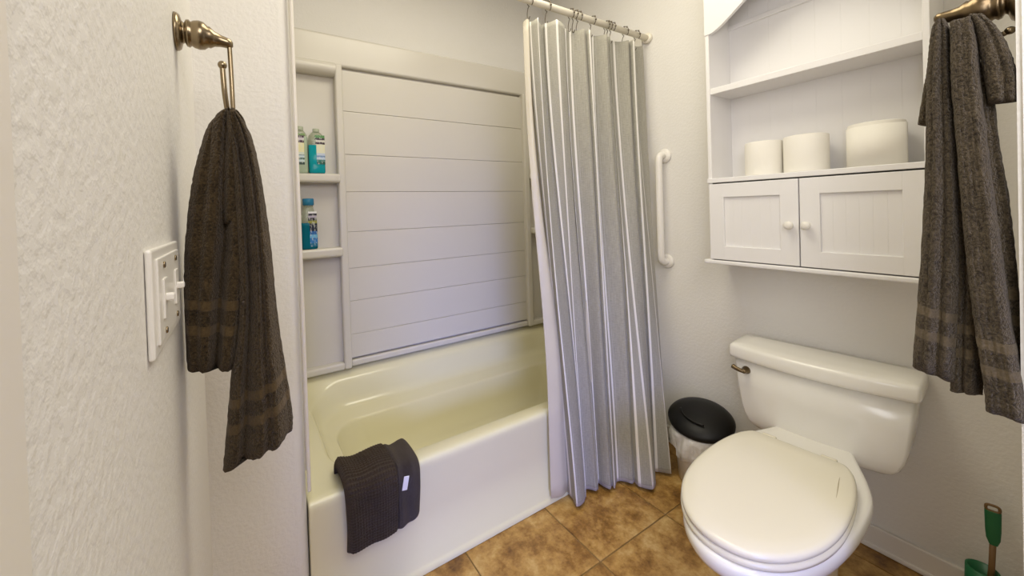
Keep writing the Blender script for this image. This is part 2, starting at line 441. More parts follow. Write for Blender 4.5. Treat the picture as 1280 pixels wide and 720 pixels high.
# ------------------------------------------------------------------ bottles
def bottle(name, label, c, hw, hd, H, levels, liquid, body, cap, cap_h, cap_r, labmat, lab):
    """levels: (height fraction, radius scale); super-elliptic body"""
    x, y, z = c
    th = thing(name, label, 'bottle', c, 'bottles on the corner shelves')
    def ring(s, h, n=28, k=.55):
        out = []
        for i in range(n):
            a = 2*math.pi*i/n; ca, sa = math.cos(a), math.sin(a)
            out.append(Vector((x+s*hw*math.copysign(abs(ca)**k, ca), y+s*hd*math.copysign(abs(sa)**k, sa), z+h)))
        return out
    link('body', bm_me(rings_bm([ring(s, f*H) for f, s in levels])), body, th, True)
    fill = liquid[1]
    pts = [(f, s) for f, s in levels if f < fill]
    link('liquid', bm_me(rings_bm([ring(s*1.01, max(.0005, f*H)) for f, s in pts]+[ring(pts[-1][1]*1.01, fill*H), ring(pts[-1][1]*.6, fill*H+.0005)])), liquid[0], th, True)
    link('cap', bm_me(lathe_bm([(cap_r*.92, H), (cap_r, H+.002), (cap_r, H+cap_h-.003), (cap_r*.9, H+cap_h)], c, 'z', 24)), cap, th, True)
    u0, u1, v0, v1 = lab
    b = bmesh.new(); uvl = b.loops.layers.uv.verify()
    n = 6; xx = [x-hw+2*hw*(u0+(u1-u0)*i/n) for i in range(n+1)]
    yy = y-hd*1.02-.0006
    cols = [[b.verts.new((q, yy+.0018*abs((i-n/2)/(n/2))**3, z+vv*H)) for vv in (v0, v1)] for i, q in enumerate(xx)]
    for i in range(n):
        f = b.faces.new((cols[i][0], cols[i+1][0], cols[i+1][1], cols[i][1]))
        for lp, uvv in zip(f.loops, ((i/n, 0), ((i+1)/n, 0), ((i+1)/n, 1), (i/n, 1))): lp[uvl].uv = uvv
    for f in list(b.faces):
        pass
    me = bpy.data.meshes.new('label'); b.to_mesh(me); b.free()
    link('label_sticker', me, labmat, th)
    return th
LV = [(0, .86), (.02, .96), (.05, 1), (.80, 1), (.90, .93), (.96, .7), (1, .45)]
bottle('shampoo_bottle', 'pale clear shampoo bottle on the upper corner shelf, left of the teal one', (-1.568, .756, 1.3945), .029, .018, .20, LV,
       ('palegreen', .86), 'clear', 'palecap', .018, .014, 'labelA', (.02, .80, .20, .92))
bottle('shampoo_bottle', 'teal-filled shampoo bottle on the upper corner shelf', (-1.500, .752, 1.3945), .036, .020, .195, LV,
       ('teal', .68), 'clear', 'palecap', .016, .015, 'labelB', (.38, .98, .22, .92))
bottle('shampoo_bottle', 'blue-capped teal bottle alone on the lower corner shelf', (-1.545, .752, 1.0405), .035, .022, .205, [(0, .86), (.02, .97), (.06, 1), (.55, 1), (.70, .92), (.84, .74), (.93, .60), (1, .56)],
       ('deepteal', .60), 'clear', 'bluecap', .032, .025, 'labelC', (.42, .96, .06, .86))

# ------------------------------------------------------------------ shower rod, hooks, curtain, liner
rod = thing('shower_rod', 'white shower curtain rod running across above the tub edge', 'shower rod', (-.84, .03, 2.05))
link('tube', bm_me(lathe_bm([(.0145, -1.677), (.0145, -.003)], (0, .03, 2.05), 'x', 20)), 'rodwhite', rod, True)
for xa, xb in ((-.018, -.001), (-1.678, -1.661)):
    link('end_flange', bm_me(lathe_bm([(.020, xa), (.026, xa+.004), (.026, xb-.003), (.024, xb)], (0, .03, 2.05), 'x', 24)), 'rodwhite', rod, True)
hx = [-.775, -.678, -.543, -.519, -.494, -.407, -.312, -.294, -.272, -.180, -.091]
ordn = ['first', 'second', 'third', 'fourth', 'fifth', 'sixth', 'seventh', 'eighth', 'ninth', 'tenth', 'last']
for i, x in enumerate(hx):
    pts = []
    tw = random.uniform(-.25, .25)
    for k in range(26):
        a = math.radians(k/25*330-75)
        r = .0185+.004*max(0, -math.sin(a))
        p = Vector((x+tw*.02*math.sin(a), .03+r*math.cos(a), 2.052+r*math.sin(a)))
        pts.append(p)
    p0 = pts[0]
    leg = [Vector((x, .034, 1.988)), Vector((x, .041, 1.978)), Vector((x, .048, 1.984)), Vector((x, .050, 2.005)), Vector((x, .044, 2.025))]
    leg2 = catmull(leg, 5)
    b = tube_bm(leg2+pts[1:], .0017, 8)
    for q in (20, 16, 12):
        sphere_bm(tuple(pts[q]), .0042, b, 6)
    o = link('curtain_hook', bm_me(b), 'wire', None, True, origin=(x, .03, 2.03))
    tag(o, 'thin wire shower curtain hook on the white rod, %s from the left' % ordn[i], 'hook', 'wire hooks on the shower rod')

top = [(-.772, .050), (-.752, .010), (-.695, .048), (-.655, .006), (-.575, .040), (-.530, .056), (-.475, .004), (-.385, .058), (-.322, .002), (-.232, .060), (-.170, .002), (-.095, .050), (-.045, .030)]
bot = [(-.700, -.030), (-.722, -.098), (-.664, -.088), (-.624, -.050), (-.590, -.088), (-.548, -.055), (-.530, -.117), (-.474, -.092), (-.433, -.150), (-.392, -.205), (-.300, -.140), (-.243, -.192), (-.205, -.150)]
ztop = [1.972, 1.978, 1.984, 1.990, 1.992, 1.992, 1.996, 1.998, 2.000, 2.004, 2.004, 2.006, 2.006]
per = 14; NR = 90
def stripe_u(q):                            # stripes sit on the near folds and just beside the far folds
    i = int(q); f = q-i
    if i % 2: return i+f/1.28               # near fold i, next stripe at i+1.28
    return i+(f-.28)/.72 if f > .28 else i-1+(1+f)/1.28
def curt_row(s):
    e = bez(0, s)*.35+.65*s**1.35
    ctrl = []
    for i, (a, c) in enumerate(zip(top, bot)):
        x = a[0]*(1-e)+c[0]*e; y = a[1]*(1-e)+c[1]*e
        amp = .004*math.sin(math.pi*s)
        y += amp*(1 if i % 2 else -1)
        x += .007*math.sin(2.3*i+4*s)*math.sin(math.pi*s)
        ctrl.append(Vector((x, y, 0)))
    pts = []
    for i in range(len(ctrl)-1):
        a, c = ctrl[i], ctrl[i+1]
        d = c-a; n = Vector((-d.y, d.x, 0))
        sm = catmull(ctrl, per)
        for k in range(per):
            f = k/per
            lin_ = a.lerp(c, f); q = sm[i*per+k]
            p = lin_.lerp(q, .55)
            p += n*(.10*math.sin(math.pi*f)*math.sin(1.7*i+2.2*s))
            de = f if i % 2 == 0 else 1-f            # distance from the fold that runs away from the room
            cr = math.exp(-(de/.11)**2)*((.052 if i > 3 else .026) if 0 < i+(f > .5) < 12 else 0)
            p.y += cr*(1-.55*s)*(.75+.25*math.sin(2.1*i+3*s)); p.x += cr*.45*(1-.3*s)
            pts.append(p)
    pts.append(ctrl[-1]); return pts
rows = []; uvs = []
for r in range(NR+1):
    s = r/NR; pr = curt_row(s); row = []; uvr = []
    for j, p in enumerate(pr):
        i = min(j//per, len(ztop)-2); f = j/per-i
        zt = ztop[i]*(1-f)+ztop[i+1]*f-.006*math.sin(math.pi*f)
        row.append(Vector((p.x, p.y, zt+(.016-zt)*s))); uvr.append((stripe_u(j/per), (1-s)*1.95))
    rows.append(row); uvs.append(uvr)
ob = link('shower_curtain', bm_me(rings_bm(rows, closed=False, uvs=uvs)), 'curtain', None, True, origin=(-.42, -.05, 0.016))
md = ob.modifiers.new('thick', 'SOLIDIFY'); md.thickness = .0016; md.offset = 0
tag(ob, 'grey linen shower curtain with white vertical stripes hanging outside the tub', 'curtain')
# liner
rows = []
lt = [(-.800, .050), (-.780, .036), (-.755, .078), (-.725, .070), (-.70, .092), (-.67, .080), (-.645, .092), (-.62, .084)]
lb = [(-.790, -.024), (-.745, -.040), (-.70, -.028), (-.66, -.036), (-.61, -.026), (-.57, -.034), (-.53, -.026), (-.49, -.030)]
for r in range(41):
    s = r/40; e = bez(0, min(1, s/.8))**1.5; row = []
    zt = 1.975; z = zt+(.03-zt)*s
    c = [Vector((a[0]*(1-e)+q[0]*e, a[1]*(1-e)+q[1]*e, z)) for a, q in zip(lt, lb)]
    row = catmull(c, 5)
    if s < .06:
        row = [Vector((p.x, p.y, p.z-(.0 if i > 3 else .014*(1-i/4)**2))) for i, p in enumerate(row)]
    rows.append(row)
ob = link('shower_liner', bm_me(rings_bm(rows, closed=False)), 'liner', None, True, origin=(-.5, 0, .03))
md = ob.modifiers.new('thick', 'SOLIDIFY'); md.thickness = .0006; md.offset = 0
tag(ob, 'plain white vinyl liner hanging behind the striped shower curtain', 'shower liner')

# ------------------------------------------------------------------ grab bar
gb = thing('grab_bar', 'white vertical grab bar on the wall beside the shower curtain', 'grab bar', (0, -.045, .92))
y0 = -.045
path = catmull([(-.004, y0, 1.438), (-.030, y0, 1.440), (-.047, y0, 1.430), (-.053, y0, 1.405)], 6)+catmull([(-.053, y0, 1.38), (-.053, y0, .97)], 6)+catmull([(-.053, y0, .945), (-.047, y0, .922), (-.030, y0, .912), (-.004, y0, .914)], 6)
link('bar', bm_me(tube_bm(path, .0165, 16)), 'whiteplastic', gb, True)
for z in (1.438, .914):
    link('wall_flange', bm_me(lathe_bm([(.030, -.0012), (.036, -.004), (.034, -.009), (.020, -.014)], (0, y0, z), 'x', 28)), 'whiteplastic', gb, True)

# ------------------------------------------------------------------ wall cabinet
cb = thing('wall_cabinet', 'white over-toilet wall cabinet with open shelves and two panelled doors', 'cabinet', (-.0875, -.645, .95))
CX = -.175; CL, CR = -.345, -.948
box('side_panel', (CX, -.001, CL-.014, CL, .965, 2.10), 'cabinet', cb, bev=.0015)
box('side_panel', (CX, -.001, CR, CR+.014, .965, 2.10), 'cabinet', cb, bev=.0015)
npl = 8; wpl = (CL-.014-CR-.014)/npl
for i in range(npl):
    ya = CR+.014+i*wpl
    box('back_plank', (-.010, -.001, ya+.00003, ya+wpl-.00003, .97, 2.08), 'cabinet', cb, bev=.00035, seg=1)
box('upper_shelf', (CX+.003, -.010, CR+.014, CL-.014, 1.636, 1.660), 'cabinet', cb, bev=.0015)
box('middle_shelf', (CX-.008, -.010, CR-.001, CL+.001, 1.278, 1.296), 'cabinet', cb, bev=.002)
box('bottom_board', (CX-.016, -.001, CR-.015, CL+.018, .951, .967), 'cabinet', cb, bev=.005, seg=3)
box('top_board', (CX-.014, -.001, CR-.015, CL+.015, 2.10, 2.116), 'cabinet', cb, bev=.004)
box('back_batten', (-.020, -.010, CR+.014, CL-.014, 1.925, 1.945), 'cabinet', cb, bev=.002)
# arched valance
b = bmesh.new(); N = 48
def arch(y):
    u = (CL-y)/(CL-CR); u = min(u, 1-u)
    if u < .03: return 1.878
    return 1.878+.125*bez(0, (u-.03)/.40)**.80
pr = [CL+(CR-CL)*i/N for i in range(N+1)]
cols = []
for y in pr:
    cols.append([b.verts.new((xx, y, zz)) for xx, zz in ((CX-.003, arch(y)), (CX-.003, 2.10), (CX+.012, 2.10), (CX+.012, arch(y)))])
for i in range(N):
    for k in range(4):
        b.faces.new((cols[i][k], cols[i][(k+1) % 4], cols[i+1][(k+1) % 4], cols[i+1][k]))
b.faces.new(cols[0]); b.faces.new(cols[-1])
link('valance', bm_me(b), 'cabinet', cb)
def door(ya, yb, knob_y):
    za, zb = .971, 1.2725; xf, xb_ = CX-.012, CX+.004; fw = .054
    d = bmesh.new()
    for dims in ((xf, xb_, yb, yb+fw, za, zb), (xf, xb_, ya-fw, ya, za, zb), (xf, xb_, yb+fw-.001, ya-fw+.001, za, za+fw), (xf, xb_, yb+fw-.001, ya-fw+.001, zb-fw, zb)):
        box_bm(*dims, bev=.0014, bm=d)
    d_ = link('door', bm_me(d), 'cabinet', cb)
    n = 6; wv = (ya-fw-(yb+fw))/n
    for i in range(n):
        y = yb+fw+i*wv
        box('panel_plank', (xf+.008, xb_-.001, y+.00003, y+wv-.00003, za+fw, zb-fw), 'cabinet', d_, bev=.0003, seg=1)
    kz = 1.112
    link('knob', bm_me(lathe_bm([(.008, xf+.001), (.007, xf-.006), (.0085, xf-.010), (.0135, xf-.015), (.0145, xf-.020), (.0125, xf-.026), (.006, xf-.029), (.0005, xf-.0295)], (0, knob_y, kz), 'x', 20)), 'whiteplastic', d_, True)
door(CL-.008, -.6475, -.625)
door(-.651, CR+.002, -.672)
box('inner_floor', (CX+.008, -.010, CR+.014, CL-.014, .968, .974), 'cabinet', cb, bev=.001)
box('door_gap_shade', (CX+.006, CX+.010, CR+.014, CL-.014, .97, 1.277), 'dark', cb, bev=0)  # dark sheet put in so the door gaps read as shade

# ------------------------------------------------------------------ toilet rolls
def roll(c, r, h, label, loose=False):
    th = thing('toilet_roll', label, 'toilet roll', c, 'toilet rolls on the cabinet shelf')
    prof = [(.020, .0), (r-.006, 0), (r-.001, .002), (r, .006), (r, h-.006), (r-.001, h-.002), (r-.006, h), (.020, h)]
    link('paper', bm_me(lathe_bm(prof, c, 'z', 48, cap0=False, cap1=False)), 'paper', th, True).data.set_sharp_from_angle(angle=math.radians(50))
    link('core', bm_me(lathe_bm([(.020, .0005), (.020, h-.0005), (.0188, h-.0005), (.0188, .0005), (.020, .0005)], c, 'z', 24, cap0=False, cap1=False)), 'card', th, True)
    if loose:
        n = 24; rr = []
        for i in range(n+1):
            a = math.radians(60+200*i/n); q = r+.0025+.004*(i/n)**2
            rr.append([Vector((c[0]+q*math.cos(a), c[1]+q*math.sin(a), c[2]+z)) for z in (0.0, h-.012)])
        o = link('loose_sheet', bm_me(rings_bm(rr, closed=False)), 'paper', th, True)
        md = o.modifiers.new('thick', 'SOLIDIFY'); md.thickness = .0008
roll((-.092, -.510, 1.2965), .060, .128, 'white toilet roll at the left end of the cabinet shelf')
roll((-.092, -.640, 1.2965), .0635, .130, 'white toilet roll in the middle of the three on the shelf')
roll((-.088, -.818, 1.2965), .066, .138, 'largest toilet roll, standing apart on the right of the shelf', True)

# ------------------------------------------------------------------ toilet
ANG = math.radians(184.6)
tl = thing('toilet', 'white two-piece toilet with its lid down against the right wall', 'toilet', (-.004, -.657, 0))
tl.rotation_euler = (0, 0, ANG)
TM = Matrix.Translation(Vector((-.004, -.657, 0))) @ Matrix.Rotation(ANG, 4, 'Z')
BASE[tl.name] = Vector((0, 0, 0)); ROT[tl.name] = Matrix()      # parts are written in the toilet's own frame
def egg(xb, xf, hw, wb, z, n=48, neck=False):
    """outline in toilet frame: xb back edge, xf front tip, hw half width, wb half width at the back edge"""
    pts = []
    xm = xb+(xf-xb)*.46
    for i in range(n):                      # front curve from +y side round to -y side
        a = math.pi*i/(n-1)
        pts.append(Vector((xm+(xf-xm)*math.sin(a)**.92 if 0 < a < math.pi else xm, hw*math.copysign(abs(math.cos(a))**.94, math.cos(a)), z)))
    for i in range(1, 13):                  # side back to rear edge (-y)
        f = i/12
        y = -(hw+(wb-hw)*(bez(0, f) if neck else 1-math.cos(f*math.pi/2)))
        pts.append(Vector((xm+(xb-xm)*(f if neck else math.sin(f*math.pi/2)), y, z)))
    for i in range(1, 12):
        f = i/12; pts.append(Vector((xb, -wb+2*wb*f, z)))
    for i in range(12, 0, -1):
        f = i/12
        y = (hw+(wb-hw)*(bez(0, f) if neck else 1-math.cos(f*math.pi/2)))
        pts.append(Vector((xm+(xb-xm)*(f if neck else math.sin(f*math.pi/2)), y, z)))
    return pts
def offs(pts, d, z):
    c = sum(pts, Vector())/len(pts); out = []
    n = len(pts)
    for i, p in enumerate(pts):
        tn = pts[(i+1) % n]-pts[i-1]; nv = Vector((tn.y, -tn.x, 0)).normalized()
        if nv.dot(p-c) < 0: nv = -nv
        out.append(Vector((p.x+nv.x*d, p.y+nv.y*d, z)))
    return out
def shrink(pts, k, z):
    c = sum(pts, Vector())/len(pts); return [Vector((c.x+(p.x-c.x)*k, c.y+(p.y-c.y)*k, z)) for p in pts]
E0 = egg(.345, .905, .168, .105, 0)
lid = [offs(E0, -.004, .4095), offs(E0, .000, .412), offs(E0, .0005, .420), offs(E0, -.003, .4255), offs(E0, -.010, .4285), shrink(E0, .80, .4305), shrink(E0, .45, .4315)]
lid_o = link('lid', bm_me(rings_bm(lid)), 'seatplastic', tl, True)
TMi = TM.inverted()
sb = tube_bm(catmull([TMi @ Vector(p) for p in ((-.418, -.809, .4292), (-.449, -.815, .4298), (-.494, -.825, .4300), (-.566, -.840, .4293))], 6), lambda f: .0004+.0008*math.sin(math.pi*min(1, max(0, f))), 6)
link('scuff_mark', bm_me(sb), 'scuff', lid_o, True)
st_ = [offs(E0, -.006, .391), offs(E0, .001, .393), offs(E0, .002, .402), offs(E0, -.003, .4075), shrink(E0, .9, .4085)]
link('seat', bm_me(rings_bm(st_)), 'seatplastic', tl, True)
for s in (-1, 1):
    link('hinge', bm_me(lathe_bm([(.010, s*.075-.018), (.0115, s*.075-.016), (.0115, s*.075+.016), (.010, s*.075+.018)], (.334, 0, .412), 'y', 16)), 'seatplastic', tl, True)
def bowl_ring(xb, xf, hw, wb, z): return egg(xb, xf, hw, wb*.72, z, neck=True)
BW = [bowl_ring(.20, .62, .098, .090, .002), bowl_ring(.20, .625, .100, .092, .02), bowl_ring(.20, .63, .098, .088, .08), bowl_ring(.18, .66, .102, .086, .15),
      bowl_ring(.14, .725, .122, .096, .22), bowl_ring(.10, .80, .148, .095, .275), bowl_ring(.07, .865, .168, .102, .315), bowl_ring(.06, .905, .180, .106, .345),
      bowl_ring(.055, .918, .184, .108, .365), bowl_ring(.055, .918, .1835, .108, .380), bowl_ring(.06, .914, .180, .105, .388), bowl_ring(.07, .905, .171, .10, .391),
      bowl_ring(.10, .84, .12, .09, .391)]
link('bowl', bm_me(rings_bm(BW)), 'porcelain', tl, True)
for s in (-1, 1):
    link('bolt_cap', bm_me(lathe_bm([(.016, .002), (.016, .012), (.011, .022), (.001, .026)], (.36, s*.098, 0), 'z', 20)), 'porcelain', tl, True)
# tank
def tank_ring(xb, xf, hw, bow, r, z, n=26):
    pts = []
    # front bow from -hw to hw, back straight
    for i in range(n+1):
        f = -1+2*i/n; pts.append((xf-bow*f*f, hw*f))
    pts2 = [(xb, hw-.0), (xb, 0), (xb, -hw+.0)]
    poly = pts+pts2
    # round the corners by superellipse smoothing: chaikin twice
    for _ in range(2 if r else 0):
        q = []
        for i in range(len(poly)):
            a, c = poly[i], poly[(i+1) % len(poly)]
            d = math.hypot(a[0]-c[0], a[1]-c[1]); k = min(.25, r/d) if d > 1e-6 else .25
            q += [(a[0]*(1-k)+c[0]*k, a[1]*(1-k)+c[1]*k), (a[0]*k+c[0]*(1-k), a[1]*k+c[1]*(1-k))]
        poly = q
    return [Vector((x, y, z)) for x, y in poly]
LR = [tank_ring(.020, .210, .236, .030, .012, .598), tank_ring(.016, .219, .246, .032, .012, .602), tank_ring(.014, .222, .249, .033, .012, .612), tank_ring(.014, .222, .249, .033, .012, .640),
      tank_ring(.016, .219, .246, .032, .012, .648), tank_ring(.022, .210, .239, .031, .012, .653), tank_ring(.05, .17, .20, .02, .012, .655)]
link('tank_lid', bm_me(rings_bm(LR)), 'porcelain', tl, True)
TR = [tank_ring(.07, .140, .09, .012, .012, .338), tank_ring(.045, .170, .140, .020, .012, .3395), tank_ring(.034, .184, .170, .026, .012, .345), tank_ring(.028, .191, .187, .029, .012, .354),
      tank_ring(.024, .196, .201, .031, .012, .370), tank_ring(.022, .199, .211, .032, .012, .395), tank_ring(.021, .201, .219, .032, .012, .43), tank_ring(.020, .204, .228, .033, .012, .50), tank_ring(.018, .207, .235, .034, .012, .60)]
link('tank', bm_me(rings_bm(TR)), 'porcelain', tl, True)
fh = link('flush_lever', bm_me(lathe_bm([(.014, .170), (.014, .190), (.010, .197), (.007, .203), (.007, .212)], (0, -.190, .563), 'x', 18)), 'darknickel', tl, True)
link('lever_arm', bm_me(tube_bm(catmull([(.209, -.190, .563), (.211, -.202, .565), (.211, -.214, .568), (.209, -.228, .573)], 4), lambda f: .0065+.002*f, 10)), 'darknickel', fh, True)

# ------------------------------------------------------------------ bin
BC = (-.150, -.275, 0)
bn = thing('waste_bin', 'small white bin with bag and black lid between curtain and toilet', 'bin', BC)
prof = [(.085, .001), (.090, .004), (.104, .18), (.110, .222), (.108, .225), (.100, .18), (.086, .01)]
link('bucket', bm_me(lathe_bm(prof, BC, 'z', 40, cap1=True)), 'whiteplastic', bn, True)
rr = []
for j, (r0, z) in enumerate([(.109, .226), (.115, .226), (.118, .219), (.120, .20), (.119, .18), (.118, .155), (.120, .135), (.115, .130)]):
    ring = []
    for i in range(72):
        a = 2*math.pi*i/72; wv = (.004*math.sin(7*a+j)+.003*math.sin(13*a+1.3*j)+.003*math.sin(23*a))*min(1, j/3)
        ring.append(Vector((BC[0]+(r0+wv)*math.cos(a), BC[1]+(r0+wv)*math.sin(a), z+(.012*math.sin(3*a+1)+.008*math.sin(8*a) if j > 5 else 0))))
    rr.append(ring)
link('bin_bag', bm_me(rings_bm(rr, False, False)), 'bag', bn, True)
tilt = Matrix.Translation(Vector((BC[0], BC[1], .262))) @ Matrix.Rotation(math.radians(15), 4, Vector((.40, -.92, 0))) @ Matrix.Translation(-Vector((BC[0], BC[1], .262)))
lidb = lathe_bm([(.118, .258), (.126, .262), (.127, .270), (.120, .280), (.098, .295), (.06, .306), (.02, .310), (.001, .310)], (BC[0], BC[1], 0), 'z', 48, cap0=True, cap1=False)
lidb.transform(tilt)
lo = link('bin_lid', bm_me(lidb), 'blackplastic', bn, True)
fp = [(BC[0]+.075*math.cos(a), BC[1]-.01+.085*math.sin(a), .3045+.004*math.sin((a-2.2)*1.4)) for a in [2.0+.11*i for i in range(16)]]
fb = tube_bm(fp, .0035, 8); fb.transform(tilt)
link('lid_flap_ridge', bm_me(fb), 'blackplastic', lo, True)

# ------------------------------------------------------------------ toilet brush
TB = (-.070, -1.030, 0)
tb = thing('toilet_brush', 'toilet brush with green grip and brown stick in the right corner', 'toilet brush', TB)
x, y = TB[0], TB[1]
link('holder', bm_me(lathe_bm([(.033, .001), (.035, .004), (.033, .08), (.031, .150), (.027, .151), (.028, .08), (.028, .012)], (x-.004, y+.019, 0), 'z', 32, cap1=True)), 'green', tb, True)
link('stick', bm_me(tube_bm([(x-.004, y+.017, .03), (x, y+.004, .15), (x, y, .25)], .0062, 12)), 'brownstick', tb, True)
link('bristles', bm_me(lathe_bm([(.006, .016), (.021, .022), (.024, .05), (.022, .075), (.006, .085)], (x-.004, y+.019, 0), 'z', 24)), 'green', tb, True)
# grip: flat tapered paddle with a hanging slot
gr = bmesh.new(); dy = Vector((.15, -.989, 0)); dn = Vector((-.989, -.15, 0))
def paddle(hw, th, z, n=20, k=.6):
    out = []
    for i in range(n):
        a = 2*math.pi*i/n; ca, sa = math.cos(a), math.sin(a)
        out.append(Vector((x, y, z))+dy*hw*math.copysign(abs(ca)**k, ca)+dn*th*math.copysign(abs(sa)**k, sa))
    return out
rings_bm([paddle(.0075, .006, .230), paddle(.0125, .0075, .246), paddle(.0140, .0075, .27), paddle(.0148, .0075, .322)], bm=gr)
gp = link('grip', bm_me(gr), 'green', tb, True); gp.data.set_sharp_from_angle(angle=math.radians(50))
loop = []
for i in range(28):
    a = 2*math.pi*i/28; ca, sa = math.cos(a), math.sin(a)
    loop.append(Vector((x, y, .330))+dy*.0118*math.copysign(abs(ca)**.6, ca)+Vector((0, 0, .0085*math.copysign(abs(sa)**.6, sa))))
link('hang_loop', bm_me(tube_bm(loop, .0034, 8, closed=True)), 'brownstick', gp, True)

# ------------------------------------------------------------------ light switch
sw = thing('light_switch', 'white two-toggle light switch plate on the left wall', 'light switch', (-1.908, -.55, 1.10))
ya, yb, za, zb = -.662, -.455, 1.045, 1.168
box('frame_plate', (-1.9075, -1.9010, ya, yb, za, zb), 'whiteplastic', sw, bev=.003, seg=3)
box('inner_plate', (-1.9015, -1.8985, ya+.020, yb-.02, za+.012, zb-.012), 'whiteplastic', sw, bev=.0012)
for yy in (-.605, -.510):
    c = box('toggle', (-1.9, -1.8885, yy-.005, yy+.005, 1.102, 1.111), 'whiteplastic', sw, bev=.002)
    box('collar', (-1.899, -1.8965, yy-.013, yy+.013, 1.082, 1.130), 'whiteplastic', sw, bev=.001)
    for zz in (1.066, 1.146):
        link('screw', bm_me(lathe_bm([(.004, -1.8988), (.004, -1.8970), (.003, -1.8965)], (0, yy, zz), 'x', 12)), 'nickel', sw, True)

# ------------------------------------------------------------------ towel rings
def bell(scale=1):
    return [(.0335, 0), (.0335, .004), (.030, .008), (.020, .011), (.0175, .014), (.0235, .017), (.0245, .021), (.0215, .024), (.0240, .028), (.0260, .036), (.0245, .044), (.0190, .050),
            (.0195, .053), (.0140, .060), (.0110, .070), (.0098, .080), (.0088, .086), (.0040, .090)]
rl = thing('towel_ring', 'brushed nickel towel ring on the left wall above the light switch', 'towel ring', (-1.908, -.315, 1.545), 'nickel towel rings')
pb = lathe_bm([(r, h) for r, h in bell()], (-1.9075, -.315, 1.546), 'x', 32)
for v in pb.verts: v.co.z -= max(0, v.co.x+1.86)*.18
link('post', bm_me(pb), 'nickel', rl, True)
path = catmull([(-1.824, -.315, 1.540), (-1.823, -.316, 1.50), (-1.822, -.322, 1.43), (-1.822, -.340, 1.378), (-1.824, -.378, 1.366), (-1.828, -.412, 1.376), (-1.832, -.425, 1.41), (-1.834, -.427, 1.455)], 8)
rb = tube_bm(path, .0042, 12)
rg = link('ring', bm_me(rb), 'nickel', rl, True)
link('ball_end', bm_me(sphere_bm((-1.834, -.427, 1.459), .0068)), 'nickel', rg, True)
rr_ = thing('towel_ring', 'antique nickel towel ring on the door wall at the far right', 'towel ring', (-.735, -1.132, 1.51), 'nickel towel rings')
pb = lathe_bm([(r, -h) for r, h in bell()], (0, 0, 0), 'y', 32)
for v in pb.verts: v.co = Vector((v.co.x-.735, -1.1325-v.co.y*1.0, v.co.z+1.512))
for v in pb.verts: v.co.z += max(0, v.co.y+1.09)*.12
link('post', bm_me(pb), 'darknickel', rr_, True)
path = catmull([(-.735, -1.048, 1.512), (-.735, -1.046, 1.495), (-.738, -1.050, 1.468), (-.742, -1.066, 1.452), (-.745, -1.085, 1.450), (-.748, -1.106, 1.454), (-.750, -1.126, 1.462)], 8)
rg = link('ring', bm_me(tube_bm(path, .0042, 12)), 'nickel', rr_, True)
link('ball_end', bm_me(sphere_bm((-.750, -1.1245, 1.4615), .0062)), 'nickel', rg, True)

# ------------------------------------------------------------------ towels
def lobe(bm, Lc, Rc, mp, d0, th, thb, pleats, v0=0, NRW=80, NC=34, phase=0, fuzz=.0009, amp_top=.6):
    """closed cloth fold: Lc, Rc edge curves (lateral, z) from top to hem, front side bulging by th and pleats"""
    rings = []; uvs = []
    zb = (Lc[-1][1]+Rc[-1][1])/2
    for r in range(NRW+1):
        s = r/NRW
        a = interp(Lc, s); c = interp(Rc, s)
        ring = []; uvr = []
        env = min(1, s*6)**.5
        close = 1 if s < .93 else max(.25, 1-((s-.93)/.07)**2*.75)
        ampl = (amp_top+(1-amp_top)*s)
        ts = [i/NC for i in range(NC+1)]
        for side, tl_ in ((1, ts), (-1, ts[-2:0:-1])):
            for t in tl_:
                la = a[0]+(c[0]-a[0])*t; z = a[1]+(c[1]-a[1])*t
                edge = max(0, 4*t*(1-t))**.45
                if side == 1:
                    d = d0(s)+th(s)*edge*close*(.4+.6*env)
                    for (cnt, ph, am) in pleats: d += am*ampl*edge*(1-2*(.5+.5*math.cos(2*math.pi*cnt*t+ph+phase*s))**3)
                else: d = d0(s)-thb(s)*edge*close*(.4+.6*env)
                d += random.uniform(-fuzz, fuzz)
                ring.append(Vector(mp(la+random.uniform(-fuzz, fuzz)*.6, z, d))); uvr.append((t*.2, v0+max(0, z-(Lc[-1][1]+(Rc[-1][1]-Lc[-1][1])*t))))
        rings.append(ring); uvs.append(uvr)
    rings_bm(rings, True, True, bm=bm, uvs=uvs)
c_ = lambda v: (lambda s: v)
# left towel: drawn through the ring on the left wall
mpL = lambda yc: (lambda la, z, d: (max(la, -1.9035), yc-d, z))
tw = bmesh.new()
LS_L = [(-1.832, 1.388), (-1.856, 1.370), (-1.871, 1.328), (-1.884, 1.273), (-1.894, 1.206), (-1.901, 1.126), (-1.904, 1.033), (-1.903, .944)]
LS_R = [(-1.811, 1.386), (-1.797, 1.354), (-1.789, 1.304), (-1.784, 1.217), (-1.783, 1.114), (-1.790, 1.050), (-1.801, .990), (-1.815, .930)]
lobe(tw, LS_L, LS_R, mpL(-.385), c_(0), lambda s: .026+.008*s, lambda s: .028+.004*s, [(1.9, .4, .013), (3.6, 1.5, .007), (6.2, .3, .002)], phase=.5)
LL_L = [(-1.832, 1.382), (-1.832, 1.352), (-1.826, 1.299), (-1.823, 1.162), (-1.826, 1.026), (-1.839, .932), (-1.849, .840), (-1.857, .768)]
LL_R = [(-1.815, 1.384), (-1.796, 1.348), (-1.784, 1.286), (-1.775, 1.201), (-1.769, 1.116), (-1.764, 1.015), (-1.755, .926), (-1.746, .836), (-1.748, .800)]
lobe(tw, LL_L, LL_R, mpL(-.412), c_(0), lambda s: .022+.012*s, lambda s: .03+.0*s, [(1.5, 2.6, .012), (2.9, .9, .007), (5.5, 2.0, .0022)], phase=.9)
